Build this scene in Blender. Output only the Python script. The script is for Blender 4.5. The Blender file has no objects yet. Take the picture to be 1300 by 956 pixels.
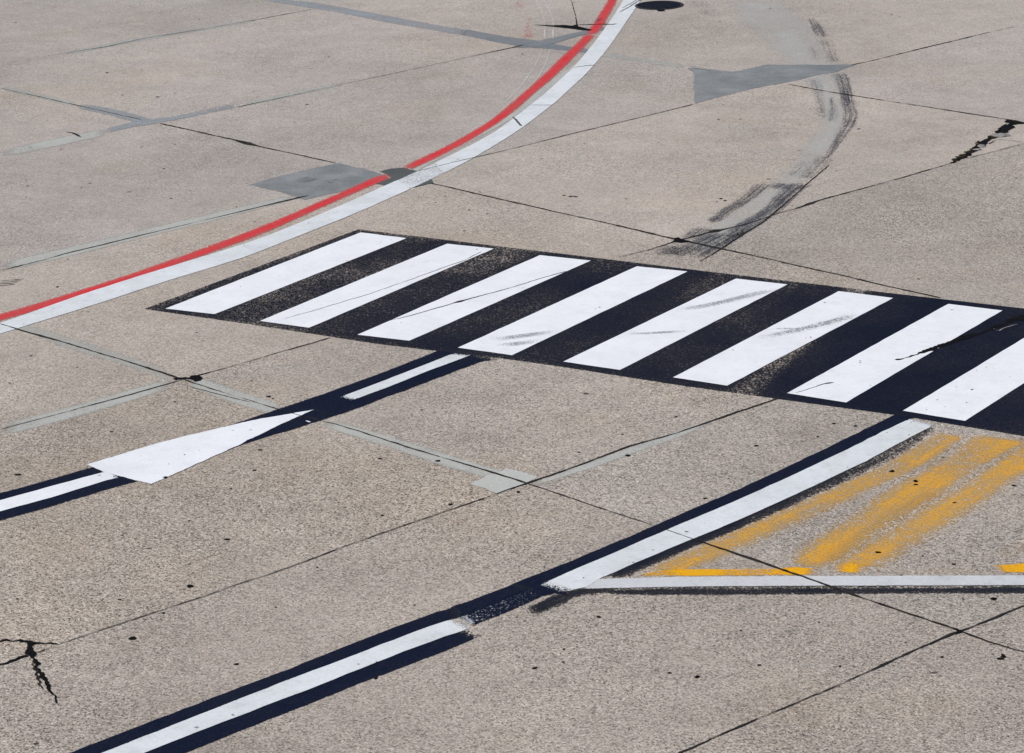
import bpy, bmesh, math, random
from mathutils import Vector, Matrix, noise as mnoise
rnd = random.Random(7)
S = bpy.context.scene
C = S.collection

# ------------------------------------------------------------------ camera
F_PX, PITCH, YAW, ROLL = 3923.84, 0.296902, -0.833049, -0.0364586
CAM = Vector((44.06013, -17.391465, 8.916305))
c_, s_ = math.cos(YAW), math.sin(YAW)
FW = Vector((s_ * math.cos(PITCH), c_ * math.cos(PITCH), -math.sin(PITCH)))
RT = Vector((c_, -s_, 0.0))
UP = RT.cross(FW)
R2 = math.cos(ROLL) * RT + math.sin(ROLL) * UP
U2 = -math.sin(ROLL) * RT + math.cos(ROLL) * UP
cam = bpy.data.cameras.new('camera')
cam.sensor_width = 36.0
cam.lens = F_PX / 1300.0 * 36.0
cam.clip_start = 0.5
cam.clip_end = 6000
co = bpy.data.objects.new('camera', cam)
C.objects.link(co)
M = Matrix((R2, U2, -FW)).transposed().to_4x4()
M.translation = CAM
co.matrix_world = M
S.camera = co

# ------------------------------------------------------------------ light
SUN_EL, SUN_AZ = math.radians(52), math.radians(200)      # azimuth: direction the light comes from, clockwise from +Y
w = bpy.data.worlds.new('World')
S.world = w
w.use_nodes = True
nt = w.node_tree
sky = nt.nodes.new('ShaderNodeTexSky')
sky.sky_type = 'NISHITA'
sky.sun_disc = False
sky.sun_elevation = SUN_EL
sky.sun_rotation = SUN_AZ
nt.links.new(sky.outputs[0], nt.nodes['Background'].inputs[0])
nt.nodes['Background'].inputs[1].default_value = 0.09
sl = bpy.data.lights.new('sun', 'SUN')
sl.energy = 3.6
sl.angle = math.radians(0.55)
sl.color = (1.0, 0.955, 0.89)
so = bpy.data.objects.new('sun', sl)
C.objects.link(so)
sd = Vector((math.sin(SUN_AZ) * math.cos(SUN_EL), math.cos(SUN_AZ) * math.cos(SUN_EL), math.sin(SUN_EL)))
so.rotation_euler = sd.to_track_quat('Z', 'Y').to_euler()
so.location = sd * 60
S.view_settings.view_transform = 'Standard'
S.view_settings.look = 'None'
S.view_settings.exposure = 0.0
S.view_settings.gamma = 1.0

# ------------------------------------------------------------------ survey: from a sight line to the point of the apron it meets
def G(u, v, z=0.0):
    d = FW * F_PX + R2 * (u - 650.0) - U2 * (v - 478.0)
    t = (z - CAM.z) / d.z
    p = CAM + d * t
    return Vector((p.x, p.y, z))

# ------------------------------------------------------------------ node helpers
class N:
    def __init__(s, name):
        s.m = bpy.data.materials.new(name)
        s.m.use_nodes = True
        s.t = s.m.node_tree
        for n in list(s.t.nodes): s.t.nodes.remove(n)
        s.out = s.t.nodes.new('ShaderNodeOutputMaterial')
        s.pos = s.t.nodes.new('ShaderNodeNewGeometry').outputs['Position']
    def put(s, sock, v):
        if isinstance(v, bpy.types.NodeSocket): s.t.links.new(v, sock)
        elif v is not None: sock.default_value = v
    def math(s, op, a, b=None, c=None, clamp=False):
        n = s.t.nodes.new('ShaderNodeMath'); n.operation = op; n.use_clamp = clamp
        s.put(n.inputs[0], a); s.put(n.inputs[1], b); s.put(n.inputs[2], c)
        return n.outputs[0]
    def noise(s, scale, detail=3, rough=0.55, vec=None, off=0.0):
        n = s.t.nodes.new('ShaderNodeTexNoise')
        n.inputs['Scale'].default_value = scale; n.inputs['Detail'].default_value = detail
        n.inputs['Roughness'].default_value = rough
        v = vec or s.pos
        if off:
            m = s.t.nodes.new('ShaderNodeVectorMath'); m.operation = 'ADD'
            s.put(m.inputs[0], v); m.inputs[1].default_value = (off, off * 1.7, off * .3); v = m.outputs[0]
        s.put(n.inputs['Vector'], v)
        return n.outputs[0]
    def vor(s, scale, rnd_=1.0, vec=None):
        n = s.t.nodes.new('ShaderNodeTexVoronoi')
        n.inputs['Scale'].default_value = scale; n.inputs['Randomness'].default_value = rnd_
        s.put(n.inputs['Vector'], vec or s.pos)
        sp = s.t.nodes.new('ShaderNodeSeparateColor'); s.put(sp.inputs[0], n.outputs['Color'])
        return n.outputs['Distance'], sp.outputs[0], sp.outputs[1], sp.outputs[2]
    def mr(s, x, a, b, c, d):
        n = s.t.nodes.new('ShaderNodeMapRange'); n.clamp = True
        for i, q in enumerate((x, a, b, c, d)): s.put(n.inputs[i], q)
        return n.outputs[0]
    def ramp(s, x, stops):
        n = s.t.nodes.new('ShaderNodeValToRGB'); s.put(n.inputs[0], x)
        e = n.color_ramp.elements
        while len(e) < len(stops): e.new(0.5)
        for k, (p, col) in zip(e, stops): k.position = p; k.color = (*col, 1)
        return n.outputs[0]
    def mix(s, f, a, b, mode='MIX'):
        n = s.t.nodes.new('ShaderNodeMix'); n.data_type = 'RGBA'; n.blend_type = mode
        s.put(n.inputs[0], f)
        for sock, v in ((n.inputs[6], a), (n.inputs[7], b)):
            if isinstance(v, tuple): v = (*v, 1) if len(v) == 3 else v
            s.put(sock, v)
        return n.outputs[2]
    def attr(s, name):
        n = s.t.nodes.new('ShaderNodeAttribute'); n.attribute_name = name
        return n.outputs['Fac']
    def uv(s, sx, sy):
        n = s.t.nodes.new('ShaderNodeUVMap'); m = s.t.nodes.new('ShaderNodeVectorMath'); m.operation = 'MULTIPLY'
        s.put(m.inputs[0], n.outputs[0]); m.inputs[1].default_value = (sx, sy, 1)
        return m.outputs[0]
    def gray(s, x):
        n = s.t.nodes.new('ShaderNodeCombineColor')
        for i in range(3): s.put(n.inputs[i], x)
        return n.outputs[0]
    def finish(s, col, rough=0.85, alpha=None, bump=None, bd=0.004, bs=0.5, spec=0.3):
        b = s.t.nodes.new('ShaderNodeBsdfPrincipled')
        s.put(b.inputs['Base Color'], (*col, 1) if isinstance(col, tuple) else col)
        s.put(b.inputs['Roughness'], rough)
        b.inputs['Specular IOR Level'].default_value = spec
        if bump is not None:
            n = s.t.nodes.new('ShaderNodeBump'); n.inputs['Distance'].default_value = bd
            n.inputs['Strength'].default_value = bs
            s.put(n.inputs['Height'], bump); s.t.links.new(n.outputs[0], b.inputs['Normal'])
        sh = b.outputs[0]
        if alpha is not None:
            tr = s.t.nodes.new('ShaderNodeBsdfTransparent'); mx = s.t.nodes.new('ShaderNodeMixShader')
            s.put(mx.inputs[0], alpha); s.t.links.new(tr.outputs[0], mx.inputs[1]); s.t.links.new(sh, mx.inputs[2])
            sh = mx.outputs[0]
        s.t.links.new(sh, s.out.inputs[0])
        return s.m

def aggregate(n):
    """random grey value of each stone showing in the worn concrete, 0..1, two sizes mixed"""
    d, a, a2, a3 = n.vor(70)
    d2, b, b2, b3 = n.vor(120)
    g = n.math('ADD', n.math('MULTIPLY', a, .66), n.math('MULTIPLY', b, .34))
    return g, a2, b2, d

def concrete():
    n = N('worn concrete')
    g, h, h2, d = aggregate(n)
    coarse = n.attr('coarse'); tint = n.attr('tint'); warm = n.attr('warm')
    pow_ = n.ramp(g, [(0.0, (.025, .023, .021)), (.16, (.085, .076, .068)), (.29, (.270, .243, .219)), (.5, (.385, .349, .316)), (.75, (.50, .457, .415)), (1.0, (.80, .75, .70))])
    flat = n.ramp(g, [(0.0, (.20, .181, .163)), (.2, (.34, .306, .278)), (.5, (.405, .366, .334)), (1.0, (.54, .495, .455))])
    cpatch = n.math('ADD', coarse, n.mr(n.noise(.55, 4, .6, off=9), .35, .65, -.3, .3), clamp=True)
    col = n.mix(cpatch, flat, pow_)
    # warm and cool stones
    col = n.mix(n.math('MULTIPLY', h, .30), col, n.mix(1.0, col, (1.12, .97, .86), 'MULTIPLY'))
    col = n.mix(n.math('MULTIPLY', h2, .25), col, n.mix(1.0, col, (.88, .98, 1.06), 'MULTIPLY'))
    low = n.mr(n.noise(.22, 5, .6), .3, .7, .88, 1.09)
    mid = n.mr(n.noise(1.3, 6, .7, off=3), .3, .7, .90, 1.08)
    fine = n.mr(n.noise(9, 3, .6, off=5), .3, .7, .95, 1.05)
    k = n.math('MULTIPLY', n.math('MULTIPLY', low, mid), n.math('MULTIPLY', fine, tint))
    col = n.mix(1.0, col, n.gray(k), 'MULTIPLY')
    col = n.mix(warm, col, n.mix(1.0, col, (1.03, .992, .93), 'MULTIPLY'))
    # blotchy staining
    st = n.mr(n.noise(.5, 6, .7, off=21), .53, .72, 0, .55)
    col = n.mix(st, col, n.mix(1.0, col, (.82, .80, .80), 'MULTIPLY'))
    st2 = n.mr(n.noise(.35, 5, .65, off=40), .52, .74, 0, .6)
    col = n.mix(st2, col, n.mix(1.0, col, (1.03, .97, .88), 'MULTIPLY'))
    st3 = n.math('MULTIPLY', n.mr(n.noise(.9, 8, .78, off=57), .50, .66, 0, 1), n.mr(n.noise(.16, 3, .5, off=63), .45, .6, 0, .5))
    col = n.mix(st3, col, n.mix(1.0, col, (.84, .82, .81), 'MULTIPLY'))
    # pop-outs filled with dirt
    pd, pa, pb, pc = n.vor(2.6)
    r = n.mr(pa, .55, 1.0, -.02, .085)
    wob = n.mr(n.noise(18, 2, .6, off=2), .3, .7, -.03, .03)
    pit = n.math('LESS_THAN', n.math('ADD', pd, wob), r)
    sd_, sa, sb, sc = n.vor(9)
    sp = n.math('LESS_THAN', n.math('ADD', sd_, n.math('MULTIPLY', wob, 2)), n.mr(sa, .72, 1.0, -.05, .20))
    col = n.mix(n.math('MULTIPLY', sp, n.mr(sb, 0, 1, .15, .6)), col, (.10, .095, .09))
    col = n.mix(n.math('MULTIPLY', pit, n.mr(pb, 0, 1, .35, .95)), col, (.045, .04, .038))
    hgt = n.math('SUBTRACT', n.math('ADD', n.math('MULTIPLY', g, .6), n.noise(60, 2, .6)), n.math('ADD', n.math('MULTIPLY', pit, 1.5), n.math('MULTIPLY', sp, .6)))
    return n.finish(col, .9, None, hgt, .005, .55, .08)

def paint(name, col, col2=None, level=1.3, amp=.3, k=6.0, streak=0.0, streak_scale=(26, 1.2), rough=.7, dirt=.12, specks=0.0,
          amp_scale=1.3, spec=.35, bumpy=.35, vary=.12, off=0.0, thin=None):
    """a coat whose cover thins out with the 'cov' of the mesh, so that the concrete below shows between the grains"""
    n = N(name)
    cov = n.attr('cov')
    g, h, h2, d = aggregate(n)
    grain = n.math('ADD', n.math('MULTIPLY', g, .5), n.math('MULTIPLY', n.mr(n.noise(85, 3, .7, off=off + 1), .25, .75, 0, 1), .5))
    L = n.math('ADD', n.mr(n.noise(amp_scale, 5, .62, off=off + 4), .3, .7, level - amp, level + amp), 0.0)
    if streak:
        sn = n.noise(1.0, 4, .65, vec=n.uv(*streak_scale), off=off)
        L = n.math('ADD', L, n.mr(sn, .3, .7, -streak, streak))
    c = n.math('MULTIPLY', cov, L)
    alpha = n.math('MULTIPLY_ADD', n.math('SUBTRACT', c, grain), k, .5, clamp=True)
    if k <= 2.2: alpha = n.math('MULTIPLY', alpha, n.mr(cov, 0, .8, 0, 1))
    base = n.mix(n.mr(n.noise(2.2, 5, .65, off=off + 7), .35, .7, 0, 1), col, col2 or tuple(x * .88 for x in col))
    vv = n.mr(n.noise(30, 3, .7, off=off + 2), .25, .75, 1 - vary, 1 + vary)
    base = n.mix(1.0, base, n.gray(vv), 'MULTIPLY')
    if dirt:
        base = n.mix(n.mr(n.noise(.9, 6, .7, off=off + 11), .5, .8, 0, dirt), base, (.22, .20, .18))
        base = n.mix(n.mr(n.noise(7, 4, .7, off=off + 12), .52, .8, 0, dirt * 1.4), base, (.2, .19, .18))
    if specks:
        pd, pa, pb, pc = n.vor(4.2)
        wob = n.mr(n.noise(24, 2, .6), .3, .7, -.04, .04)
        m = n.math('LESS_THAN', n.math('ADD', pd, wob), n.mr(pa, .5, 1.0, -.03, .085))
        base = n.mix(n.math('MULTIPLY', m, specks), base, (.10, .10, .105))
    if thin:      # where the coat is thin it has gone to a paler colour
        base = n.mix(n.mr(n.math('SUBTRACT', c, grain), 0, .42, .85, 0), base, thin)
    hgt = n.math('ADD', n.math('MULTIPLY', g, .5), n.noise(70, 2, .6))
    return n.finish(base, rough, alpha, hgt, .003, bumpy, spec)

def solid(name, col, col2, scale=8, rough=.85, bs=.4, spec=.05):
    n = N(name)
    g, h, h2, d = aggregate(n)
    c = n.mix(n.mr(n.noise(scale, 5, .65), .35, .65, 0, 1), col, col2)
    c = n.mix(1.0, c, n.gray(n.mr(g, 0, 1, .85, 1.15)), 'MULTIPLY')
    return n.finish(c, rough, None, n.math('ADD', g, n.noise(50, 2)), .004, bs, spec)

MAT = {}
MAT['concrete'] = concrete()
MAT['white'] = paint('fresh white road paint', (.77, .78, .805), (.70, .712, .735), 1.22, .10, 6, dirt=.10, specks=.75, vary=.05, spec=.1)
MAT['white_old'] = paint('older white road paint', (.66, .68, .70), (.58, .60, .61), 1.05, .14, 5, dirt=.2, specks=.7, vary=.08, spec=.1)
MAT['white_grey'] = paint('greyed white road paint', (.56, .57, .58), (.49, .50, .51), .95, .14, 5, dirt=.25, specks=.4, vary=.1, spec=.1)
MAT['black'] = paint('black road paint', (.0060, .0085, .020), (.010, .012, .022), .86, .11, 4, thin=(.034, .033, .038), rough=.8, dirt=.0, spec=.03, amp_scale=.9, vary=.35)
MAT['black_line'] = paint('newer black road paint', (.0055, .009, .024), (.009, .012, .026), .93, .08, 4.5, thin=(.022, .024, .032), rough=.8, dirt=.0, spec=.03, vary=.3)
MAT['black_stipple'] = paint('black road paint brushed over white', (.0055, .009, .024), (.009, .012, .026), .74, .10, 5, rough=.8, dirt=.0, spec=.03, vary=.3, amp_scale=3)
MAT['black_worn'] = paint('worn black road paint', (.010, .012, .020), (.016, .018, .026), .56, .12, 3.5, thin=(.05, .046, .046), rough=.8, dirt=0, streak=.10, vary=.35, spec=.03)
MAT['red'] = paint('red road paint', (.60, .022, .030), (.50, .038, .042), .82, .10, 2.6, thin=(.56, .13, .12), dirt=.15, streak=.20, streak_scale=(40, .8), vary=.22, spec=.1)
MAT['red_faded'] = paint('faded red paint flecks', (.58, .14, .12), (.5, .16, .14), .36, .2, 4, dirt=.2, streak=.2, streak_scale=(12, 3), spec=.1)
MAT['yellow'] = paint('worn yellow road paint', (.68, .31, .008), (.60, .29, .02), .555, .09, 2.9, thin=(.50, .33, .12), dirt=.1, streak=.13, streak_scale=(7, .4), vary=.2, amp_scale=2.0, spec=.08)
MAT['yellow_fresh'] = paint('thick yellow road paint', (.76, .36, .006), (.70, .35, .01), .82, .2, 5, dirt=.1, streak=.12, streak_scale=(5, 2), vary=.15, spec=.08)
MAT['tar'] = paint('grey blue sealing coat', (.165, .178, .19), (.215, .22, .228), .82, .14, 3.5, dirt=.15, streak=.1, streak_scale=(9, 1), vary=.15, spec=.1)
MAT['tar_light'] = paint('pale blue sealing coat', (.30, .318, .335), (.28, .295, .31), .62, .16, 2.8, dirt=.1, streak=.12, streak_scale=(9, 1), vary=.12, spec=.1)
MAT['tar_dark'] = paint('dark grey patching mortar', (.075, .080, .078), (.10, .103, .098), 1.1, .1, 5, dirt=.05, vary=.2, spec=.1)
MAT['patch'] = paint('blue grey patching mortar', (.165, .178, .183), (.265, .272, .27), .88, .13, 3.2, dirt=.25, vary=.2, specks=.5, spec=.1)
MAT['mortar'] = paint('pale joint mortar', (.43, .43, .395), (.39, .39, .36), .78, .14, 3.0, dirt=.10, vary=.08, spec=.1)
MAT['mortar_thin'] = paint('thin pale joint mortar', (.44, .44, .405), (.40, .40, .37), .56, .16, 2.2, dirt=.1, vary=.08, spec=.1)
MAT['grey_film'] = paint('pale grey worn film', (.50, .50, .475), (.46, .46, .44), .50, .12, 1.5, dirt=.05, streak=.1, streak_scale=(3, .5), vary=.06, spec=.1)
MAT['rubber'] = paint('tyre rubber', (.040, .042, .060), (.07, .07, .086), .43, .10, 2.0, dirt=0, streak=.28, streak_scale=(34, .45), vary=.25, spec=.08)
MAT['rubber_light'] = paint('faint tyre rubber', (.24, .25, .27), (.32, .33, .34), .46, .10, 1.5, dirt=0, streak=.28, streak_scale=(36, 1.0), vary=.2, spec=.08)
MAT['mortar_solid'] = paint('pale cement', (.47, .475, .44), (.40, .41, .38), 1.0, .16, 3.5, dirt=.15, vary=.12, spec=.1)
MAT['rubber_faint'] = paint('very faint tyre rubber', (.15, .15, .165), (.2, .2, .21), .27, .16, 1.8, dirt=0, streak=.12, streak_scale=(20, .8), vary=.2, spec=.08)
MAT['white_thin'] = paint('thin white paint trace', (.66, .67, .66), (.6, .61, .6), .50, .16, 2.6, dirt=.1, vary=.1, spec=.1)
MAT['joint'] = solid('dirt filled joint', (.014, .013, .013), (.035, .031, .028), 6, .9, .6)
MAT['joint_grey'] = solid('grey filled joint', (.10, .10, .10), (.06, .06, .06), 6, .9, .6)
MAT['hole'] = solid('black tar and painted crack shade', (.004, .004, .005), (.009, .008, .007), 14, .8, .8)  # flat black; in the broken joints it stands in for the shade of their depth
MAT['moss'] = solid('brown moss', (.05, .038, .012), (.028, .017, .008), 20, .95, .9)
MAT['rubble'] = solid('broken concrete chip', (.27, .25, .235), (.20, .19, .185), 9, .9, .6)
MAT['iron'] = solid('cast iron', (.006, .007, .014), (.010, .011, .017), 10, .7, .5, .08)
MAT['iron_rim'] = solid('worn cast iron', (.03, .03, .033), (.045, .045, .05), 10, .7, .5, .1)

# ------------------------------------------------------------------ object helpers
def tag(o, label=None, cat=None, group=None, kind=None):
    if label: o['label'] = label
    if cat: o['category'] = cat
    if group: o['group'] = group
    if kind: o['kind'] = kind
    return o

def empty(name, loc, label, cat, group=None):
    o = bpy.data.objects.new(name, None)
    o.empty_display_size = .2
    C.objects.link(o); o.location = loc
    return tag(o, label, cat, group)

def link(name, me, mat, parent=None):
    me.materials.append(MAT[mat])
    o = bpy.data.objects.new(name, me)
    C.objects.link(o)
    if parent is not None:
        o.parent = parent
        o.location = -parent.location
    return o

def sheet(name, verts, faces, cov, uv, mat, parent=None):
    me = bpy.data.meshes.new(name)
    me.from_pydata([tuple(v) for v in verts], [], faces)
    # make every face look up
    bm = bmesh.new(); bm.from_mesh(me)
    bm.normal_update()
    for f in bm.faces:
        if f.normal.z < 0: f.normal_flip()
    bm.to_mesh(me); bm.free()
    a = me.attributes.new('cov', 'FLOAT', 'POINT')
    for i, c in enumerate(cov): a.data[i].value = c
    if uv:
        l = me.uv_layers.new(name='UVMap')
        for lp in me.loops: l.data[lp.index].uv = uv[lp.vertex_index]
    return link(name, me, mat, parent)

def resample(secs, step, smooth=True):
    """secs: list of (P, Q) world pairs -> dense pairs plus distance along"""
    mids = [(p + q) / 2 for p, q in secs]
    out, dist = [], 0.0
    n = len(secs)
    def cr(a, b, c, d, t):
        return .5 * ((2 * b) + (c - a) * t + (2 * a - 5 * b + 4 * c - d) * t * t + (3 * b - a - 3 * c + d) * t ** 3)
    for i in range(n - 1):
        ln = (mids[i + 1] - mids[i]).length
        m = max(1, int(ln / step))
        for k in range(m):
            t = k / m
            r = []
            for e in (0, 1):
                b, c = secs[i][e], secs[i + 1][e]
                if smooth and n > 2:
                    a = secs[i - 1][e] if i else b * 2 - c
                    d = secs[i + 2][e] if i + 2 < n else c * 2 - b
                    r.append(cr(a, b, c, d, t))
                else: r.append(b.lerp(c, t))
            out.append((r[0], r[1], dist + ln * t))
        dist += ln
    out.append((secs[-1][0], secs[-1][1], dist))
    return out, dist

CW = .70
LIFT = [0]
def lift(z):
    LIFT[0] = (LIFT[0] + 1) % 12
    return z + 6e-5 * LIFT[0]

SOFT = [(0, 0), (.25, .8), (.5, 1), (.75, .8), (1, 0)]
def edge(e=.04, a=.5): return [(0, a), (e, 1), (.5, 1), (1 - e, 1), (1, a)]

def ribbon(name, secs, z, mat, prof=None, lcov=None, ends=(.03, .03), parent=None, step=.12, smooth=True, px=True, jitter=.004):
    """a painted or poured band between two edges"""
    prof = prof or edge()
    z = lift(z)
    if px: secs = [(G(a, b, z), G(c, d, z)) for a, b, c, d in secs]
    rows, total = resample(secs, step, smooth)
    V, cov, uv, F = [], [], [], []
    m = len(prof)
    w0 = (secs[0][0] - secs[0][1]).length
    for i, (p, q, s) in enumerate(rows):
        lc = 1.0 if lcov is None else lcov(s / total)
        e = 1.0
        if ends[0]: e = min(e, .25 + s / ends[0])
        if ends[1]: e = min(e, .25 + (total - s) / ends[1])
        for j, (t, c) in enumerate(prof):
            v = p.lerp(q, t)
            if jitter and j in (0, m - 1):
                v = v + (q - p).normalized() * jitter * mnoise.noise(Vector((s * 7, j * 13.1, z * 900)))
            V.append(v); cov.append(c * lc * e); uv.append((t * w0, s))
    for i in range(len(rows) - 1):
        for j in range(m - 1):
            a = i * m + j
            F.append((a, a + 1, a + m + 1, a + m))
    return sheet(name, V, F, cov, uv, mat, parent)

def cribbon(name, pts, width, z, mat, **kw):
    """band about a centre line; width in metres, or a fourth value per point"""
    z = lift(z)
    P = [G(p[0], p[1], z) for p in pts]
    secs = []
    for i, p in enumerate(P):
        a = P[max(0, i - 1)]; b = P[min(len(P) - 1, i + 1)]
        d = (b - a).normalized(); nn = Vector((-d.y, d.x, 0))
        wd = pts[i][2] if len(pts[i]) > 2 else width
        secs.append((p - nn * wd / 2, p + nn * wd / 2))
    return ribbon(name, secs, z, mat, px=False, **kw)

def quad(name, cs, z, mat, nx=24, ny=8, e=.02, ea=.6, fn=None, parent=None, px=True):
    """four sided coat; cs in order a b c d; a->b is u, a->d is v"""
    z = lift(z)
    W = [G(u, v, z) for u, v in cs] if px else [Vector((x, y, z)) for x, y in cs]
    lu = (W[1] - W[0]).length; lv = (W[3] - W[0]).length
    def ts(n, l):
        k = min(.3, e / l)
        return [0, k] + [k + (1 - 2 * k) * i / n for i in range(1, n)] + [1 - k, 1]
    U, Vv = ts(nx, lu), ts(ny, lv)
    V, cov, uv, F = [], [], [], []
    for j, tv in enumerate(Vv):
        for i, tu in enumerate(U):
            p = W[0].lerp(W[1], tu).lerp(W[3].lerp(W[2], tu), tv)
            rim = i in (0, len(U) - 1) or j in (0, len(Vv) - 1)
            if rim:
                p = p + Vector((mnoise.noise(p * 6), mnoise.noise(p * 6 + Vector((9, 3, 1))), 0)) * .006
            c = 1.0 if fn is None else fn(tu, tv)
            V.append(p); cov.append(c * (ea if rim else 1)); uv.append((tu * lu, tv * lv))
    m = len(U)
    for j in range(len(Vv) - 1):
        for i in range(m - 1):
            a = j * m + i
            F.append((a, a + 1, a + m + 1, a + m))
    return sheet(name, V, F, cov, uv, mat, parent)

def blob(name, pts, z, mat, e=.05, ea=.2, parent=None, rough=.02, sub=.035, px=True):
    """closed outline filled, cover thinning within e of the edge"""
    z = lift(z)
    P = [G(u, v, z) for u, v in pts] if px else [Vector((x, y, z)) for x, y in pts]
    D = []
    for i, p in enumerate(P):
        q = P[(i + 1) % len(P)]
        m = max(1, int((q - p).length / sub))
        for k in range(m): D.append(p.lerp(q, k / m))
    D = [p + Vector((mnoise.noise(p * 5 + Vector((0, 0, z * 500))), mnoise.noise(p * 5 + Vector((7, 2, 5))), 0)) * rough + Vector((mnoise.noise(p * 23), mnoise.noise(p * 23 + Vector((3, 8, 1))), 0)) * rough * .8 for p in D]
    bm = bmesh.new()
    lay = bm.verts.layers.float.new('cov')
    vs = [bm.verts.new(p) for p in D]
    f = bm.faces.new(vs); f.normal_update()
    if f.normal.z < 0: f.normal_flip()
    for v in vs: v[lay] = ea
    for v in vs: v[lay] = 1.0
    for v in bm.verts: v.co.z = z
    bmesh.ops.triangulate(bm, faces=[g for g in bm.faces if len(g.verts) > 4])
    me = bpy.data.meshes.new(name)
    bm.to_mesh(me); bm.free()
    return link(name, me, mat, parent)

def crack(name, pts, width, z, mat='joint', parent=None, wob=.010, fat=.6, seed=0.0, step=.05, gap=None):
    """thin uneven line; optional third value per point is its width there"""
    z = lift(z)
    P = [(G(p[0], p[1], z), CW * (p[2] if len(p) > 2 else width)) for p in pts]
    rows = []
    s = 0.0
    for i in range(len(P) - 1):
        (a, wa), (b, wb) = P[i], P[i + 1]
        ln = (b - a).length; d = (b - a).normalized(); nn = Vector((-d.y, d.x, 0))
        m = max(1, int(ln / step))
        for k in range(m + (1 if i == len(P) - 2 else 0)):
            t = k / m
            x = s + ln * t
            off = wob * (mnoise.noise(Vector((x * 1.3, seed, 1))) + .6 * mnoise.noise(Vector((x * 7, seed, 4))) + .55 * mnoise.noise(Vector((x * 19, seed, 6))))
            wd = (wa + (wb - wa) * t)
            wd *= max(.12, 1 + fat * 1.6 * mnoise.noise(Vector((x * .9, seed, 8))) + fat * 1.3 * mnoise.noise(Vector((x * 6, seed, 12))) + fat * .9 * mnoise.noise(Vector((x * 21, seed, 19))))
            if i == 0 and k == 0 or (i == len(P) - 2 and k == m): wd *= .2
            c = a.lerp(b, t) + nn * off
            rows.append((c - nn * wd / 2, c + nn * wd / 2))
        s += ln
    V = [v for r in rows for v in r]
    F = [(2 * i, 2 * i + 1, 2 * i + 3, 2 * i + 2) for i in range(len(rows) - 1)]
    return sheet(name, V, F, [1.0] * len(V), None, mat, parent)

# ------------------------------------------------------------------ the ground: one sheet of cast slabs, 5 m by 7.15 m
NODE = {(2, 1): (184, 152.7), (3, 1): (502, 223.7), (4, 1): (863, 304), (5, 1): (1295, 400.4), (2, 3): (680, 52.5), (3, 3): (998, 104.5),
        (4, 2): (233, 481.5), (5, 2): (668.6, 614.5), (6, 2): (1218.8, 801), (1, 3): (402, 8)}
AY = {2: 0.0, 1: 7.15, 3: 14.3}
rowkey = {0: 2, 1: 1, 2: 3}
xs = [-600, -150, -40] + [5.0 * i for i in range(-4, 13)] + [100, 300, 700]
ys = [-600, -150, -60] + [7.15 * j for j in range(-6, 8)] + [110, 300, 700]
gm = bpy.data.meshes.new('ground')
GV, GF, TI, CO, WA = [], [], [], [], []
for j, y in enumerate(ys):
    for i, x in enumerate(xs):
        p = Vector((x, y, 0))
        for (b, a), px_ in NODE.items():
            if abs(b * 5.0 - x) < .01 and abs(AY[a] - y) < .01: p = G(*px_)
        GV.append(p)
tints = {}
# (column start x, row start y): tint, coarse, warm   -- how each slab was cast and has worn
tints[(15, 7.15)] = (1.01, .16, .55)
tints[(10, 7.15)] = (.965, .18, .05)
tints[(5, 7.15)] = (.99, .10, .15)
tints[(0, 7.15)] = (.93, .12, .0)
tints[(5, 14.3)] = (.98, .10, .3)
tints[(10, 14.3)] = (.98, .12, .35)
tints[(15, 14.3)] = (.97, .14, .0)
tints[(0, 14.3)] = (.95, .08, .1)
tints[(5, 0)] = (.98, .12, .2)
tints[(10, 0)] = (.92, .22, .1)
tints[(15, 0)] = (1.00, .26, .7)
tints[(20, 0)] = (.94, .70, .65)
tints[(20, 7.15)] = (.88, .6, .4)
tints[(25, 0)] = (.92, .78, .45)
tints[(20, -7.15)] = (.93, .85, .95)
tints[(25, -7.15)] = (.90, .72, .75)
tints[(30, 0)] = (.90, .8, .6)
tints[(30, -7.15)] = (.89, .7, .7)
tints[(15, -7.15)] = (.98, .45, .75)
nx_ = len(xs)
for j in range(len(ys) - 1):
    for i in range(nx_ - 1):
        GF.append((j * nx_ + i, j * nx_ + i + 1, (j + 1) * nx_ + i + 1, (j + 1) * nx_ + i))
        t = tints.get((round(xs[i], 2), round(ys[j], 2)))
        if t is None:
            for (kx, ky), tv in tints.items():
                if abs(kx - xs[i]) < .01 and abs(ky - ys[j]) < .01: t = tv
        if t is None: t = (rnd.uniform(.93, 1.03), rnd.uniform(.2, .7), rnd.random() * .6)
        TI.append(t[0]); CO.append(t[1]); WA.append(t[2])
gm.from_pydata([tuple(v) for v in GV], [], GF)
for nm, arr in (('tint', TI), ('coarse', CO), ('warm', WA)):
    a = gm.attributes.new(nm, 'FLOAT', 'FACE')
    for i, v in enumerate(arr): a.data[i].value = v
go = link('ground', gm, 'concrete')
go['kind'] = 'structure'
go['label'] = 'worn pale concrete apron cast in large slabs'

Z0, Z1, Z2, Z3, Z4, Z5, Z6 = .0006, .0014, .0026, .0038, .0050, .0062, .0074

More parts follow.
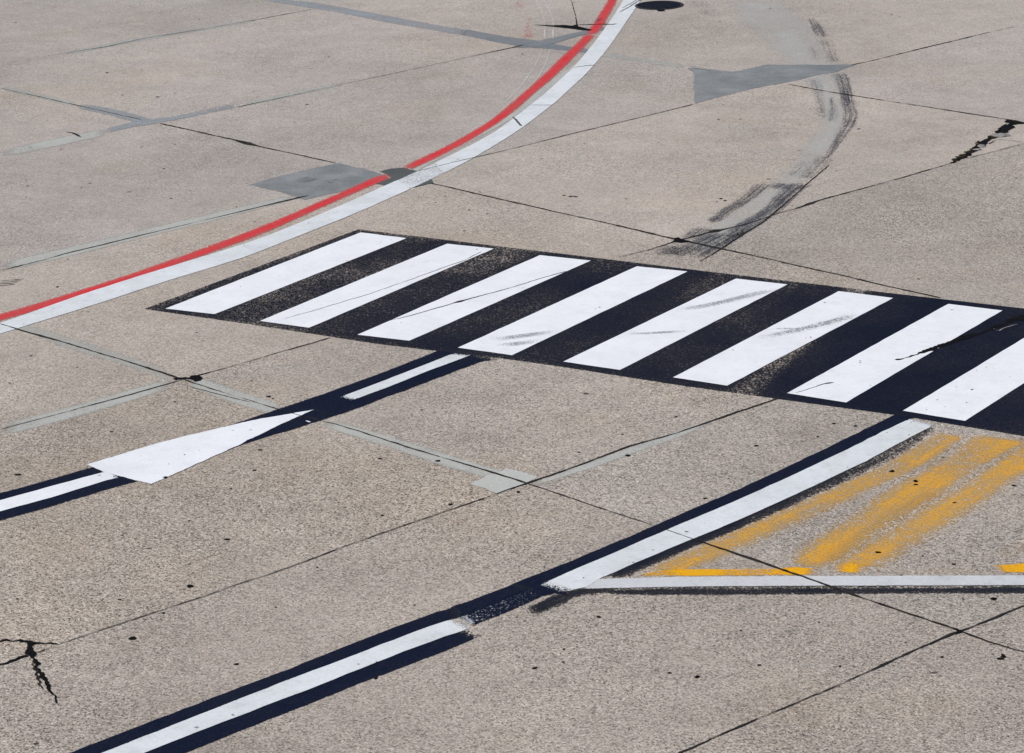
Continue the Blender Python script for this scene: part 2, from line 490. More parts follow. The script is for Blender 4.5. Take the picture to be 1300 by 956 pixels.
# ------------------------------------------------------------------ faded greyish films and stains
tag(ribbon('worn_film', [(905, 0, 1010, 0), (925, 30, 1045, 30), (960, 60, 1065, 60), (985, 82, 1078, 82), (1010, 105, 1086, 108), (1035, 140, 1080, 150), (1025, 170, 1066, 190), (1005, 200, 1040, 218), (965, 235, 1010, 248), (905, 275, 975, 290), (850, 318, 905, 326)],
           Z0, 'grey_film', SOFT, step=.3), 'pale chalky film under the curved tyre track', 'faded film')
tag(ribbon('worn_film', [(855, 0, 905, 0), (868, 8, 915, 10), (885, 18, 914, 24)], Z1, 'rubber_faint', SOFT, step=.1),
    'faint brownish stain beside the manhole cover', 'stain')

# ------------------------------------------------------------------ joints between slabs, with their mortar bands
def joint(label, cracks_, bands, group='joints between the concrete slabs', mat='joint'):
    u, v = cracks_[0][0][0][:2]
    base = G(u, v)
    e = empty('slab_joint', base, label, 'joint', group)
    for k, (pts, wd) in enumerate(cracks_):
        crack('joint_line', pts, wd, Z5, mat, e, seed=u * .37 + v * .11 + k * 3.3)
    for args in bands:
        secs, m = args[:2]
        ribbon('mortar_band', secs, Z1, m, edge(.2, .3), parent=e, step=.2, jitter=.03, lcov=args[2] if len(args) > 2 else None)
    return e

joint('long slab joint running past the tar smear and the tall blue patch', 
      [([(0, 111.7, .012), (60, 125, .02), (100, 134, .025), (180, 152)], .02), ([(203, 156.4, .03), (260, 169, .03), (300, 178, .04), (314, 182, .11), (326, 185, .03), (426, 206.5, .022)], .03),
       ([(545, 232, .035), (620, 249, .035), (700, 267.5, .03), (751.5, 278.5, .045), (800, 290, .045), (852, 302, .05), (863, 304, .05)], .035),
       ([(863, 304, .05), (960, 325, .03), (1076.6, 351, .03), (1100, 357, .045), (1130, 364, .03), (1195, 378, .025)], .03)],
      [([(0, 107, 0, 115), (50, 118, 50, 126), (100, 129, 100, 138)], 'mortar_thin')])
joint('slab joint from the red line under the arrow to the pale mortar square',
      [([(0, 410.5, .025), (34, 421, .045), (80, 434, .03), (160, 458, .025), (233.5, 481.8, .03)], .03),
       ([(233.5, 481.8, .03), (290, 500, .025), (355, 520, .03), (392, 530, .03), (430, 539.5, .03), (480, 555, .03), (526.5, 570, .03), (560, 580, .03), (620, 598, .03), (668.6, 613.3, .03)], .03),
       ([(668.6, 613.3, .02), (740, 637, .018), (810, 660.5, .02), (844, 671.5, .02), (880, 684, .018), (944.6, 706, .03), (1038, 738.5, .03), (1062, 747, .045), (1130, 770, .035), (1218.8, 800.8, .035)], .03),
       ([(1218.8, 800.8, .035), (1255, 814, .022), (1300, 827.5, .018), (1420, 864)], .02),
       ([(240, 490, .015), (300, 506, .02), (318, 510, .01)], .02)],
      [([(20, 407, 0, 409), (80, 424, 75, 440), (160, 450, 155, 464), (228, 474, 224, 489)], 'mortar_thin'),
       ([(240, 474, 232, 489), (300, 493, 292, 512), (368, 516, 357, 531)], 'mortar'),
       ([(410, 531, 398, 538), (480, 548, 470, 562), (560, 573, 550, 588), (610, 588, 600, 603), (655, 602, 645, 614)], 'mortar')])
joint('farthest slab joint leaving the dark grey patch towards the mossy break',
      [([(880, 86.5, .01), (905, 90, .008)], .01), ([(998.8, 106.6, .02), (1020, 110.5, .06), (1045, 115, .03), (1080, 120.5, .045), (1115, 126, .035), (1180, 136, .03), (1240, 145.5, .04), (1283, 152, .035), (1300, 155.7, .04), (1340, 162)], .035)],
      [([(735, 61, 735, 67), (790, 70, 790, 76), (873, 81.5, 873, 87.5)], 'mortar_thin')])
joint('thin slab joint crossing the upper corner of the apron beyond the tar smear',
      [([(8, 80.8, .008), (60, 71, .012), (135, 59, .02), (180, 49), (250, 38, .02), (330, 24, .02), (399, 10.8, .02)], .018)],
      [([(80, 66, 80, 72), (150, 52, 150, 58), (230, 38.5, 230, 44), (330, 21.5, 330, 27)], 'mortar_thin')])
joint('slab joint with pale mortar meeting the pale blue tar smear',
      [([(300, 136, .03), (340, 127.5, .015), (440, 105.6, .014), (520, 88.5, .014), (600, 71), (653.4, 59.5, .03), (665, 57, .05)], .014)],
      [([(0, 191, 0, 200), (60, 177, 60, 189), (120, 165, 120, 176), (140, 161.5, 140, 171)], 'mortar'), ([(305, 131, 305, 137), (370, 117, 370, 123), (440, 102.5, 440, 108)], 'mortar_thin')])
joint('slab joint crossing the red and white curve beside the dark mortar patch',
      [([(0, 343.5, .03), (14, 340, .03), (60, 328.5, .015), (80, 322.5, .03), (189, 296, .02), (300, 269.5, .02), (380, 250.5, .05), (392, 248)], .022),
       ([(528, 217.5, .02), (575, 206, .02), (633, 192.6, .022), (700, 176, .022), (780, 156.5, .025), (820, 147, .02), (870, 134.7, .035), (882, 131.5)], .025),
       ([(1080, 82.5, .02), (1110, 76, .02), (1170, 61.5, .03), (1250, 42, .03), (1300, 30.5, .02), (1330, 23)], .022)],
      [([(0, 333, 0, 347), (90, 312, 90, 326), (180, 291, 180, 303), (270, 270, 270, 281), (375, 246, 375, 254)], 'mortar')])
joint('slab joint running under the crossing and on to the mossy break',
      [([(0, 544.5, .02), (60, 529), (150, 505, .025), (233, 481.3, .022)], .02), ([(233, 481.3, .03), (300, 463, .018), (419.7, 428, .018)], .018),
       ([(782, 327, .012), (820, 318, .014), (863, 304.5, .04), (900, 295, .03), (909, 292.5, .12), (916, 291.5, .03), (950, 283.5, .018), (988, 270.5, .02), (1010, 264.5, .02), (1026, 259, .08), (1040, 254, .03), (1095, 239, .02), (1150, 223.5, .024), (1208.6, 206.5, .03)], .02)],
      [([(0, 538, 0, 556), (70, 520, 70, 538), (150, 498, 150, 515), (222, 477.5, 222, 492)], 'mortar')])
joint('slab joint through the pale mortar square and on under the crossing',
      [([(72, 818, .012), (130, 799), (175, 784.5, .02), (215, 771, .012), (260, 756.5, .02), (300, 742, .012), (340, 729, .012), (370, 718.5, .012), (430, 696, .014)], .014),
       ([(430, 696, .015), (480, 678, .02), (560, 650.5, .02), (633, 626, .03), (668.6, 613.3, .03), (735, 590, .03), (800, 566, .03), (860, 549, .015), (915, 530, .045), (930, 524.5, .03), (988.6, 505, .02)], .025)],
      [([(680, 612.5, 664, 620), (735, 591, 742, 598), (800, 568, 812, 573), (850, 550, 862, 556), (900, 533.5, 905, 537)], 'mortar')])
joint('nearest slab joint below the long horizontal white line',
      [([(770, 998, .02), (920, 930, .03), (1070, 866.5, .02), (1110, 848.5, .03), (1160, 825.5, .03), (1205, 806, .035), (1218.8, 801, .03), (1255, 787, .03), (1300, 768.5, .025), (1350, 749)], .025)], [])

# ------------------------------------------------------------------ patches and tar
tag(blob('mortar_square', [(596, 614), (620, 603.5), (646, 594), (683, 605.5), (668, 613.5), (634, 627), (618, 621)], Z2, 'mortar_solid', .12, .3),
    'pale cement square where two slab joints cross', 'repair patch')
pt = tag(blob('repair_patch', [(316, 234.5), (345, 226), (380, 217.5), (410, 211), (428, 207), (455, 212.5), (478, 218.5), (492, 224), (480, 231), (440, 241.5), (412, 248), (388, 253.5), (372, 249), (350, 242)], Z2, 'patch', .06, .3),
    'blue grey diamond repair patch with scribbled scratches beside the red line', 'repair patch')
for k, (a, b) in enumerate([((376, 229), (392, 224.5)), ((379, 231), (398, 225)), ((384, 231.5), (402, 226)), ((390, 231), (404, 227.5)), ((414, 230.5), (424, 232.5)), ((420, 230), (430, 227))]):
    crack('scratch', [a, b], .022, Z3, 'joint_grey', pt, seed=k * 2.1)
tag(blob('repair_patch', [(483, 217.5), (497, 214), (512, 213), (530, 217.5), (548, 229), (552, 232), (528, 238), (511, 239.5), (490, 236), (475, 232.5), (497, 225)], Z2, 'tar_dark', .05, .3),
    'dark grey mortar patch crossed by the red and white curve', 'repair patch')
tag(blob('repair_patch', [(872.5, 87), (882, 85.3), (900, 87.5), (927.7, 90.7), (940, 89.5), (955, 86), (971.7, 82), (1010, 82), (1045, 82.3), (1088, 81.5), (1072, 87), (1064, 91), (1035, 95.5), (1016, 101), (995.4, 105), (960, 111.5), (920, 121), (882, 131.3), (881, 110), (880.5, 92)], Z2, 'patch', .06, .3),
    'large wedge shaped grey repair patch beside the tyre track', 'repair patch')
t = empty('tar_smear', G(184, 153), 'pale blue tar smeared over the crossing of two slab joints', 'tar smear')
ribbon('tar_band', [(95, 132, 99, 138.5), (122, 133.5, 112, 141), (150, 139, 140, 147), (180, 147, 168, 155), (200, 154, 178, 158)], Z2, 'tar_light', edge(.15, .3), parent=t, jitter=.05)
ribbon('tar_band', [(132, 163, 137, 169.5), (160, 156, 160, 163.5), (190, 150.5, 190, 158), (225, 146.5, 222, 152.5), (260, 139, 258, 145.5), (300, 130, 303, 136.5)], Z3, 'tar_light', edge(.15, .3), parent=t, jitter=.05)
t = empty('tar_smear', G(700, 58), 'long blue grey tar band running from the top edge to the red line', 'tar smear')
ribbon('tar_band', [(345, -3, 335, 1), (400, 3, 385, 9), (430, 8, 428, 16), (500, 21, 496, 30), (560, 32, 556, 40), (600, 39, 596, 47)], Z2, 'tar_light', edge(.12, .3), parent=t, jitter=.03)
ribbon('tar_band', [(585, 36, 581, 44), (598, 38, 594, 46), (640, 46, 636, 54.5), (680, 51, 672, 60), (720, 58.5, 714, 64), (745, 62, 742, 67), (752, 64, 748, 68)], Z2, 'tar', edge(.08, .4), parent=t, jitter=.03)
t = empty('tar_smear', G(700, 52), 'narrow grey tar wedge reaching up to the red line', 'tar smear')
ribbon('tar_band', [(648, 58.5, 652, 61), (672, 54, 674, 60), (695, 49, 698, 57), (725, 42.5, 728, 48), (752, 36, 755, 41), (768, 33, 770, 37)], Z3, 'tar', edge(.12, .4), parent=t, jitter=.03)

# ------------------------------------------------------------------ curved red and white line
RED = [(-120, 433, -120, 444), (0, 398, 0, 408.5), (128, 359, 130, 370), (219, 328, 222, 338), (320, 291, 324, 301), (378, 267, 382, 276), (432, 243.5, 435, 252.5), (477, 223.5, 481, 232.5),
       (514, 209, 518, 218), (546, 194.5, 550, 203.5), (579, 177.5, 584, 186), (601, 165, 608, 172), (622, 152, 633, 156.5), (641, 136.5, 654, 141), (662, 118.5, 676, 121.5), (681, 101.5, 698, 103.5), (700, 84, 716.5, 86),
       (717, 67.5, 733.5, 69), (735, 50.5, 750, 52), (750, 33, 765, 34.5), (761, 16.5, 775, 17.5), (771, 0, 784.5, 0), (781, -20, 794, -20)]
redt = empty('curved_line', G(494, 225), 'red line curving beside the broad white line', 'painted line')
def sfrac(secs, i):
    m = [(G(a, b) + G(c, d)) / 2 for a, b, c, d in secs]
    L = [0.0]
    for p, q in zip(m, m[1:]): L.append(L[-1] + (q - p).length)
    k = int(i)
    return (L[k] + (L[min(k + 1, len(L) - 1)] - L[k]) * (i - k)) / L[-1]
RP = [(-.05, .1), (.12, .68), (.3, .98), (.5, 1.08), (.7, .98), (.88, .68), (1.05, .1)]
for part in (RED[:8] + [(493, 219.5, 499, 226.5)], [(509, 211.5, 519, 217)] + RED[9:]):
    fa = sfrac(part, len(part) - 4.55)
    ribbon('paint_band', part, Z3, 'red', RP, parent=redt, jitter=.03, ends=(.25, .25), lcov=(lambda q, fa=fa: 1 - .5 * math.exp(-((q - fa) / .012) ** 2)) if part[0][0] > 0 else None)
WH = [(-120, 449, -120, 464), (0, 410, 0, 423.7), (101.5, 374.5, 101.5, 392.5), (203, 342, 203, 359.5), (304.6, 311, 304.6, 328), (364.6, 289, 370, 303), (437, 258.5, 450, 271), (487.4, 236, 500, 249), (526, 218.8, 540, 231), (580, 193, 594, 204),
      (624.6, 169.2, 640, 177), (651.6, 150, 664, 161), (671, 135, 684, 146), (692, 118, 705, 129.5), (711, 101, 724, 112), (728.5, 84.6, 742, 95.5), (743, 68, 757, 79), (756.5, 51, 771, 62), (769, 34, 784, 44), (781, 17, 796, 26), (791.5, 0, 808.5, 8), (802, -18, 820, -12)]
wt = empty('curved_line', G(552, 212), 'broad white line curving beside the red line', 'painted line')
wa, wb = sfrac(WH, 7.45), sfrac(WH, 8.55)
ribbon('paint_band', WH, Z4, 'white_old', edge(.06, .6), parent=wt, jitter=.012, lcov=lambda s: 1.0 if not wa < s < wb else .62)
# undercoat showing between the two
gap = []
for (a, b, c, d), (e, f, g, h) in zip(RED[:1], WH[:1]): pass
tag(ribbon('undercoat', [(450, 254, 456, 250), (505, 231, 506, 227), (548, 207, 542, 204), (602, 178, 592, 176), (660, 145, 650, 142), (703, 110, 692, 106), (738, 79, 728, 82), (762, 50, 756, 56), (780, 22, 776, 22), (790, 5, 787, 6)], Z2, 'mortar', edge(.2, .4), step=.2),
    'grey strip of old undercoat between the red and white curves', 'undercoat')
for lb, pts, wd in (('thin dark line across the white curve near the top edge', [(786, 15.5), (800, 8), (812, 0), (820, -5)], .035), ('second thin dark line across the white curve near the manhole', [(790, 10), (803, 3), (811, -2)], .025),  # these two are narrow dark ribbons laid across the white band
                ('fine crack over the white curve just below the tar band', [(728, 85.5), (742, 83.5), (756, 82.5)], .045),
                ('fine crack over the white curve halfway along its bend', [(674, 133), (690, 133.3), (703, 133)], .03),
                ('short slanting scuff on the white curve above the slab joint', [(651, 148), (657, 154), (662, 160)], .05)):
    tag(crack('fine_line', pts, wd, Z5, 'joint_grey', fat=.4), lb, 'crack')
tag(ribbon('red_smudge', [(753, 24, 768, 20), (752, 30, 765, 28)], Z4, 'rubber', SOFT, ends=(.2, .2)), 'dark smudge on the red curve near the top edge', 'smudge')
# red flecks and thin white arcs
for lb, s_ in (('faint scatter of red paint flecks at the top edge', [(648, 0, 664, 0), (655, 12, 672, 12)]), ('scatter of red paint flecks beside the thin white arcs', [(660, 18, 680, 18), (660, 35, 680, 33), (662, 52, 680, 49)])):
    tag(ribbon('paint_flecks', s_, Z1, 'red_faded', SOFT, ends=(.3, .3)), lb, 'paint flecks', 'faded red paint flecks')
tag(cribbon('thin_arc', [(676, -6), (684, 5), (689, 15), (691.5, 30), (691.5, 50)], .05, Z4, 'white_thin', prof=SOFT), 'thin white arc, the one nearer the red flecks, above the tar band', 'thin arc')
tag(cribbon('thin_arc', [(687, -6), (695, 8), (701, 20), (702.5, 32), (702, 50)], .055, Z4, 'white_thin', prof=SOFT), 'thin white arc, the one nearer the red curve, above the tar band', 'thin arc')
tag(cribbon('thin_arc', [(688, 62), (684, 74), (676, 88), (668, 100), (661, 110), (650, 121), (640, 131), (628, 141)], .035, Z4, 'white_thin', prof=SOFT), 'outer thin white arc below the tar band', 'thin arc')
tag(cribbon('thin_arc', [(699, 62), (695, 75), (690, 86), (683, 98), (676, 106), (668, 114)], .03, Z4, 'white_thin', prof=SOFT), 'inner thin white arc below the tar band touching the red curve', 'thin arc')
tc = tag(blob('tar_crack', [(676, 31), (700, 32), (715, 31.5), (727, 32.5), (732, 31), (736, 34), (752, 37.5), (748, 39), (738, 38), (724, 36), (705, 34)], Z5, 'hole', 0, rough=.01),
         'black wedge of crack filler left of the red curve', 'tar crack')
crack('crack_line', [(724, -4, .006), (728, 10, .016), (731, 21, .018), (732.5, 32, .03)], .03, Z5, 'joint', tc)
tag(crack('tar_crack', [(733, 31, .05), (748, 30.8, .06), (765, 30.4, .06), (778, 30.8, .09), (783, 30)], .05, Z6, 'hole', fat=.4), 'black sliver of crack filler crossing the red curve', 'tar crack')

# ------------------------------------------------------------------ manhole cover
def disc(bm, r0, r1, z, n=96, h=None, wobble=0):
    ring = []
    for i in range(n):
        a = 2 * math.pi * i / n
        ring.append((bm.verts.new((math.cos(a) * r0, math.sin(a) * r0, z)) if r0 > 0 else None, bm.verts.new((math.cos(a) * r1, math.sin(a) * r1, z))))
    if r0 > 0:
        for i in range(n):
            j = (i + 1) % n
            bm.faces.new((ring[i][0], ring[i][1], ring[j][1], ring[j][0]))
    else: bm.faces.new([r[1] for r in ring])
    return ring
mc = G(837, 7.2)
me_ = empty('manhole_cover', mc, 'round black cast iron manhole cover beside the white curve at the top', 'manhole cover')
def rings(name, prof, mat, n=96):
    bm = bmesh.new(); rr = []
    for r, z in prof:
        rr.append([bm.verts.new((mc.x + math.cos(2 * math.pi * i / n) * r, mc.y + math.sin(2 * math.pi * i / n) * r, z)) for i in range(n)])
    for a, b in zip(rr, rr[1:]):
        for i in range(n):
            j = (i + 1) % n
            bm.faces.new((a[i], a[j], b[j], b[i]))
    if prof[-1][0] < .2: bm.faces.new(rr[-1])
    bmesh.ops.recalc_face_normals(bm, faces=bm.faces)
    me = bpy.data.meshes.new(name); bm.to_mesh(me); bm.free()
    return link(name, me, mat, me_)
rings('frame_ring', [(.395, .001), (.39, .012), (.355, .012), (.352, .004)], 'iron_rim')
rings('cover', [(.346, .004), (.344, .013), (.33, .014), (.325, .010), (.28, .010), (.275, .014), (.20, .014), (.195, .010), (.12, .010), (.115, .014), (.05, .014)], 'iron')
blob('lifting_notch', [(834, 11.8), (843, 11.8), (844, 13.2), (838, 13.6), (834, 13.2)], .0148, 'hole', 0, parent=me_, rough=0)

# ------------------------------------------------------------------ pedestrian crossing
def bl(a, b, t): return (a[0] + (b[0] - a[0]) * t, a[1] + (b[1] - a[1]) * t)
base_sec = [(188, 391.5, 212, 380.5), (250, 403, 290, 351.5), (330, 412.5, 380, 319), (395, 424, 455, 290.5)]
bb_ = empty('crossing_background', G(700, 400), 'black painted background under the white crossing stripes', 'crossing background')
# near edge and far edge of the black coat
near = [(183, 392), (330, 413.5), (480, 436.5), (650, 456.5), (720, 466.5), (860, 488.5), (1000, 508), (1140, 527), (1300, 553.5)]
far = [(455, 291), (600, 308.5), (780, 330), (868, 341), (1000, 356.5), (1130, 372), (1195, 379.5), (1300, 391.5), (1400, 403)]
A0, A1_ = G(*near[0], Z3), G(*near[-1], Z3)
def poly_at(P, x):
    for p, q in zip(P, P[1:]):
        if p.x <= x <= q.x or q.x <= x <= p.x:
            return p.lerp(q, (x - p.x) / (q.x - p.x))
    p, q = (P[0], P[1]) if abs(x - P[0].x) < abs(x - P[-1].x) else (P[-2], P[-1])
    return p.lerp(q, (x - p.x) / (q.x - p.x))
Pn = [G(u, v, Z3) for u, v in near]; Pf = [G(u, v, Z3) for u, v in far]
dn = (Pn[-1] - Pn[0]).normalized()
Pn.append(Pn[-1] + dn * 3.5)
Pf.append(Pf[-1] + (Pf[-1] - Pf[-2]).normalized() * 3.0)
nl = (Pn[-1] - Pn[0]).length; fl = (Pf[-1] - Pf[0]).length
def along(P, d):
    for p, q in zip(P, P[1:]):
        l = (q - p).length
        if d <= l: return p.lerp(q, d / l)
        d -= l
    return P[-1].copy()
per = nl / ((nl) / 1.236)
V, cov, uv, F = [], [], [], []
NX, NY = 110, 34
def smooth(a, b, x):
    t = max(0, min(1, (x - a) / (b - a))); return t * t * (3 - 2 * t)
# (start, end) along the near edge in stripe periods, wear, cross-wise range
def crossing_cov(d, t):
    k = d / 1.236
    base = .72 + .16 * smooth(1.2, 3.6, k) + .22 * smooth(5.6, 7.0, k)
    # lanes of wear between the stripes
    ph = (k - .22) % 1.0
    n1 = mnoise.noise(Vector((d * .9, t * 3, 3.0)))
    c = base + .16 * n1
    gi = int(k - .22)
    if gi == 5 and .45 < ph < .80: c -= .25 * smooth(.45, .55, ph) * (1 - smooth(.72, .82, ph))
    if gi == 4: c -= .20 * smooth(.5, .8, t) * .5 + .03
    if gi == 1 and t > .7: c -= .07
    if k > 7.7 and t < .6: c -= .16
    return c
for i in range(NX + 1):
    s = i / NX
    p, q = along(Pn, s * nl), along(Pf, s * fl)
    if i == 0: pass
    for j in range(NY + 1):
        t = j / NY
        t2 = t if 0 < j < NY else t
        v = p.lerp(q, t2)
        rim = .9 if (i in (0, NX) or j in (0, NY)) else 1.0
        V.append(v); cov.append(rim * crossing_cov(s * nl, t)); uv.append((t * 3.9, s * nl))
m = NY + 1
for i in range(NX):
    for j in range(NY):
        a = i * m + j
        F.append((a, a + 1, a + m + 1, a + m))
sheet('black_coat', V, F, cov, uv, 'black', bb_)

ST = [((210, 391.7), (272.5, 398.7), (516, 302.3), (458, 295)), ((330, 407.4), (392.6, 416), (627, 315.6), (567.5, 309.3)), ((453.7, 424.9), (519.7, 432.5), (750, 330.8), (685.5, 323.8)),
      ((581.5, 441.3), (650, 450.8), (873, 344.5), (808.4, 338)), ((715.3, 459), (787, 469.6), (999.7, 361), (934.5, 353.6)), ((854.5, 479), (923.3, 489.5), (1134, 378.2), (1064.8, 369.5)),
      ((999.5, 499), (1074, 510.9), (1272.5, 394), (1203.5, 385.8)), ((1146.5, 522.1), (1225, 535), None, None)]
LB = ['white crossing stripe at the outer end nearest the red and white curve', 'second white crossing stripe from the end by the curve, faint groove along it', 'white crossing stripe with one long crack running along it',
      'white crossing stripe ending at the white dash of the arrow line, two pale scuffs', 'white crossing stripe between the dash stripe and the scuffed stripe, single grey tyre scuff',
      'white crossing stripe with the darkest forked tyre scuff', 'white crossing stripe split by the jagged black crack', 'white crossing stripe cut by the frame, above the broad white line']
CAT, GRP = 'crossing stripe', 'white stripes of the pedestrian crossing'
stripe_off = []
for k, cs in enumerate(ST):
    if cs[2] is None:
        # same length and direction as the stripe before it
        p0, p1, p2, p3 = [G(*q) for q in ST[k - 1]]
        a, b = G(*cs[0]), G(*cs[1])
        c3, c2 = a + (p3 - p0), b + (p2 - p1)
        W4 = [(a.x, a.y), (b.x, b.y), (c2.x, c2.y), (c3.x, c3.y)]
        o = quad('crossing_stripe', W4, Z4, 'white', 6, 24, .02, .7, px=False)
    else:
        o = quad('crossing_stripe', cs, Z4, 'white', 6, 24, .02, .7)
    tag(o, LB[k], CAT, GRP)

# cracks in the crossing
for lb, pts, wd, m_ in (('long thin crack along the third crossing stripe', [(490, 407.5, .008), (515, 402, .018), (545, 393.5, .02), (575, 385, .02), (583, 382.5, .07), (590, 380.5, .03), (640, 367.5, .02), (690, 352, .012), (720, 344)], .02, 'joint'),
                        ('faint groove along the second crossing stripe', [(360, 404.5), (400, 393.5), (470, 372.5), (520, 355), (590, 330), (612, 319)], .012, 'joint_grey'),
                        ('short crack at the lower end of the cracked crossing stripe', [(1010, 498.5, .02), (1030, 492.5, .012), (1045, 487, .03), (1053, 486, .06), (1058, 485)], .03, 'joint')):
    tag(crack('stripe_crack', pts, wd, Z6, m_, wob=.015), lb, 'crack', 'cracks in the crossing')
jc = tag(blob('broken_edge', [(1172, 444.8), (1186, 441), (1194, 438.5), (1202, 435.5), (1211, 431), (1222, 429), (1240, 423), (1255, 416.5), (1272, 410), (1290, 402), (1310, 396), (1330, 390),
                              (1330, 397), (1305, 405), (1285, 409), (1262, 417), (1246, 422.5), (1225, 430.5), (1208, 435.5), (1192, 440), (1186, 443.5), (1170, 447.5)], Z6, 'hole', 0, rough=.035, sub=.02),
         'jagged black crack breaking the edge of a crossing stripe', 'crack')
crack('crack_line', [(1136, 456.8, .02), (1141, 456, .10), (1147, 454.5, .03), (1152, 453.5, .03), (1160, 451, .05), (1165, 448.8, .03), (1172, 446.3, .12), (1184, 442.5, .14), (1196, 438, .10), (1215, 431, .10), (1240, 423, .14)], .05, Z6, 'hole', jc, wob=.02, fat=.7, step=.02)
crack('pale_rim', [(1254, 418, .01), (1262, 417, .02), (1268, 420, .03), (1276, 415.5, .02), (1292, 411)], .02, Z6 + .001, 'rubble', jc)
# scuffs on the stripes
def scuff(lb, pts, wd, mat='rubber_light', z=Z5, lcov=None, group='tyre scuffs on the crossing'):
    return tag(cribbon('tyre_scuff', pts, wd, z, mat, prof=SOFT, ends=(.3, .3), lcov=lcov), lb, 'tyre scuff', group)
scuff('grey tyre scuff on the far half of a crossing stripe', [(858, 393), (890, 389), (925, 381.5), (955, 374), (993, 366)], .20)
scuff('thin grey tyre scuff across the middle of a crossing stripe', [(790, 423.5), (820, 423), (850, 421.5), (880, 419)], .12)
scuff('upper of two pale scuffs on the stripe beside the white dash', [(622, 431), (650, 428), (680, 424), (712, 420)], .2)
scuff('lower of two pale scuffs on the stripe beside the white dash', [(625, 438), (655, 436.5), (690, 431.5)], .2)
scuff('dark tyre scuff widening across a crossing stripe', [(955, 430), (985, 424.5), (1015, 418.5), (1045, 411), (1075, 403), (1092, 398)], .24, 'rubber', lcov=lambda q: .85)
scuff('thin branch of the forked tyre scuff', [(972, 417.5), (995, 417), (1020, 417), (1040, 413)], .10)

# ------------------------------------------------------------------ arrow line
al = empty('arrow_line_background', G(350, 560), 'black painted backing of the arrow line', 'line backing', 'black backings of the white lines')
ribbon('black_band', [(-130, 659, -120, 694), (0, 626, 4, 659.7), (60, 609.5, 66, 642.5), (115, 593.5, 128, 624), (150, 583, 176, 611), (205, 567.5, 255, 586), (254, 551.5, 300, 567), (300, 537, 350, 551.5), (355, 518.5, 395, 537.5), (400, 503.5, 440, 523.5), (440, 489.5, 490, 504.5), (500, 467, 550, 482), (560, 443.5, 612, 459), (580, 438, 640, 455)],
       Z2, 'black_line', edge(.05, .6), parent=al, jitter=.015, smooth=False)
tag(ribbon('line_dash', [(-130, 667, -126, 682), (0, 635, 3, 648.5), (60, 618.5, 66, 631), (104, 606.5, 112, 617), (130, 599.5, 136, 609.5), (143, 597, 152, 606)], Z3, 'white', edge(.08, .6), jitter=.01, smooth=False),
    'white dash entering at the frame edge behind the painted arrow', 'line dash', 'white dashes of the arrow line')
ar = [(110, 589.5), (150, 577.5), (200, 562.5), (260, 547.5), (320, 533.5), (398.8, 520), (352, 540.5), (300, 566), (255, 586.5), (222, 601), (192, 614.3), (172, 609.5), (153, 604.5), (130, 598.5)]
tag(blob('painted_arrow', ar, Z4, 'white', .02, .3, rough=.012), 'long white painted arrowhead on the black line', 'painted arrow')
tag(ribbon('line_dash', [(431.5, 504, 446, 508.5), (480, 486, 492, 491.5), (530, 466.5, 543, 471), (577, 448, 600, 450)], Z4, 'white_old', edge(.08, .6), jitter=.006, smooth=False),
    'white dash between the arrow tip and the crossing', 'line dash', 'white dashes of the arrow line')
for k, (u, v) in enumerate([(201, 561), (0, 0)][:0]): pass

# ------------------------------------------------------------------ broad edge line
el = empty('edge_line_background', G(700, 720), 'black painted backing of the broad white line', 'line backing', 'black backings of the white lines')
ribbon('black_band', [(1146, 521.5, 1166, 526.5), (1136, 526, 1158, 531), (1060, 563.5, 1080, 568), (1005.5, 589.5, 1024, 597), (940, 620, 960, 627), (870, 650, 892, 657), (800, 680.5, 815, 690), (740, 705.5, 752, 716), (700, 722, 720, 736), (667, 734.5, 690, 746), (635, 748, 655, 760)],
       Z2, 'black_line', edge(.04, .6), parent=el, jitter=.015, smooth=False)
ribbon('black_band', [(660, 738, 682, 745.5), (630, 750, 646, 760), (609, 758, 624, 769), (580, 768, 594, 780), (560, 776, 570, 787)], Z3, 'black_line', edge(.05, .6), parent=el, jitter=.03, smooth=False)
ribbon('black_band', [(584, 765, 596, 781), (567, 774, 575.5, 785.6), (555, 776.5, 562, 789), (500, 796.5, 508, 810), (430, 823.5, 440, 836), (370, 848, 378, 862), (320, 866.5, 332, 880), (200, 912.5, 210, 928), (20, 982, 30, 1000)],
       Z2, 'black_line', edge(.04, .6), parent=el, jitter=.015, smooth=False)
ribbon('black_band', [(592, 798, 614, 806), (560, 806, 572, 824), (500, 830, 508, 848), (450, 850, 457, 867), (400, 869, 406, 888), (300, 908, 306, 928), (110, 982, 116, 1003)],
       Z2, 'black_line', edge(.05, .6), parent=el, jitter=.015, smooth=False)
ribbon('white_under_overpaint', [(690, 743, 702, 752), (655, 752, 666, 766), (625, 763, 636, 778), (595, 776, 606, 790), (580, 784, 594, 796)],
       Z3, 'white_old', edge(.06, .6), parent=el, jitter=.02, smooth=False)
ribbon('black_overpaint', [(738, 742, 722, 756), (714, 742, 712, 754), (700, 742, 704, 753), (680, 745, 688, 757), (655, 752, 665, 767.5), (625, 763, 636, 779.5), (595, 776, 607, 791.5), (576, 784, 597, 797)],
       Z3 + .0009, 'black_stipple', [(0, .8), (.1, 1.0), (.5, .97), (.9, 1.0), (1, .7)], parent=el, jitter=.02, smooth=False, lcov=lambda q: 1.12 - .16 * q)
ribbon('black_overpaint', [(790, 745, 790, 753), (755, 745, 756, 755), (735, 746, 740, 757.5), (705, 755, 712, 768), (680, 766, 688, 779), (660, 773, 668, 783)],
       Z2, 'black_worn', [(0, .8), (.2, 1.5), (.65, 1.5), (1, .4)], parent=el, jitter=.04, lcov=lambda q: 1.15 - .15 * q)
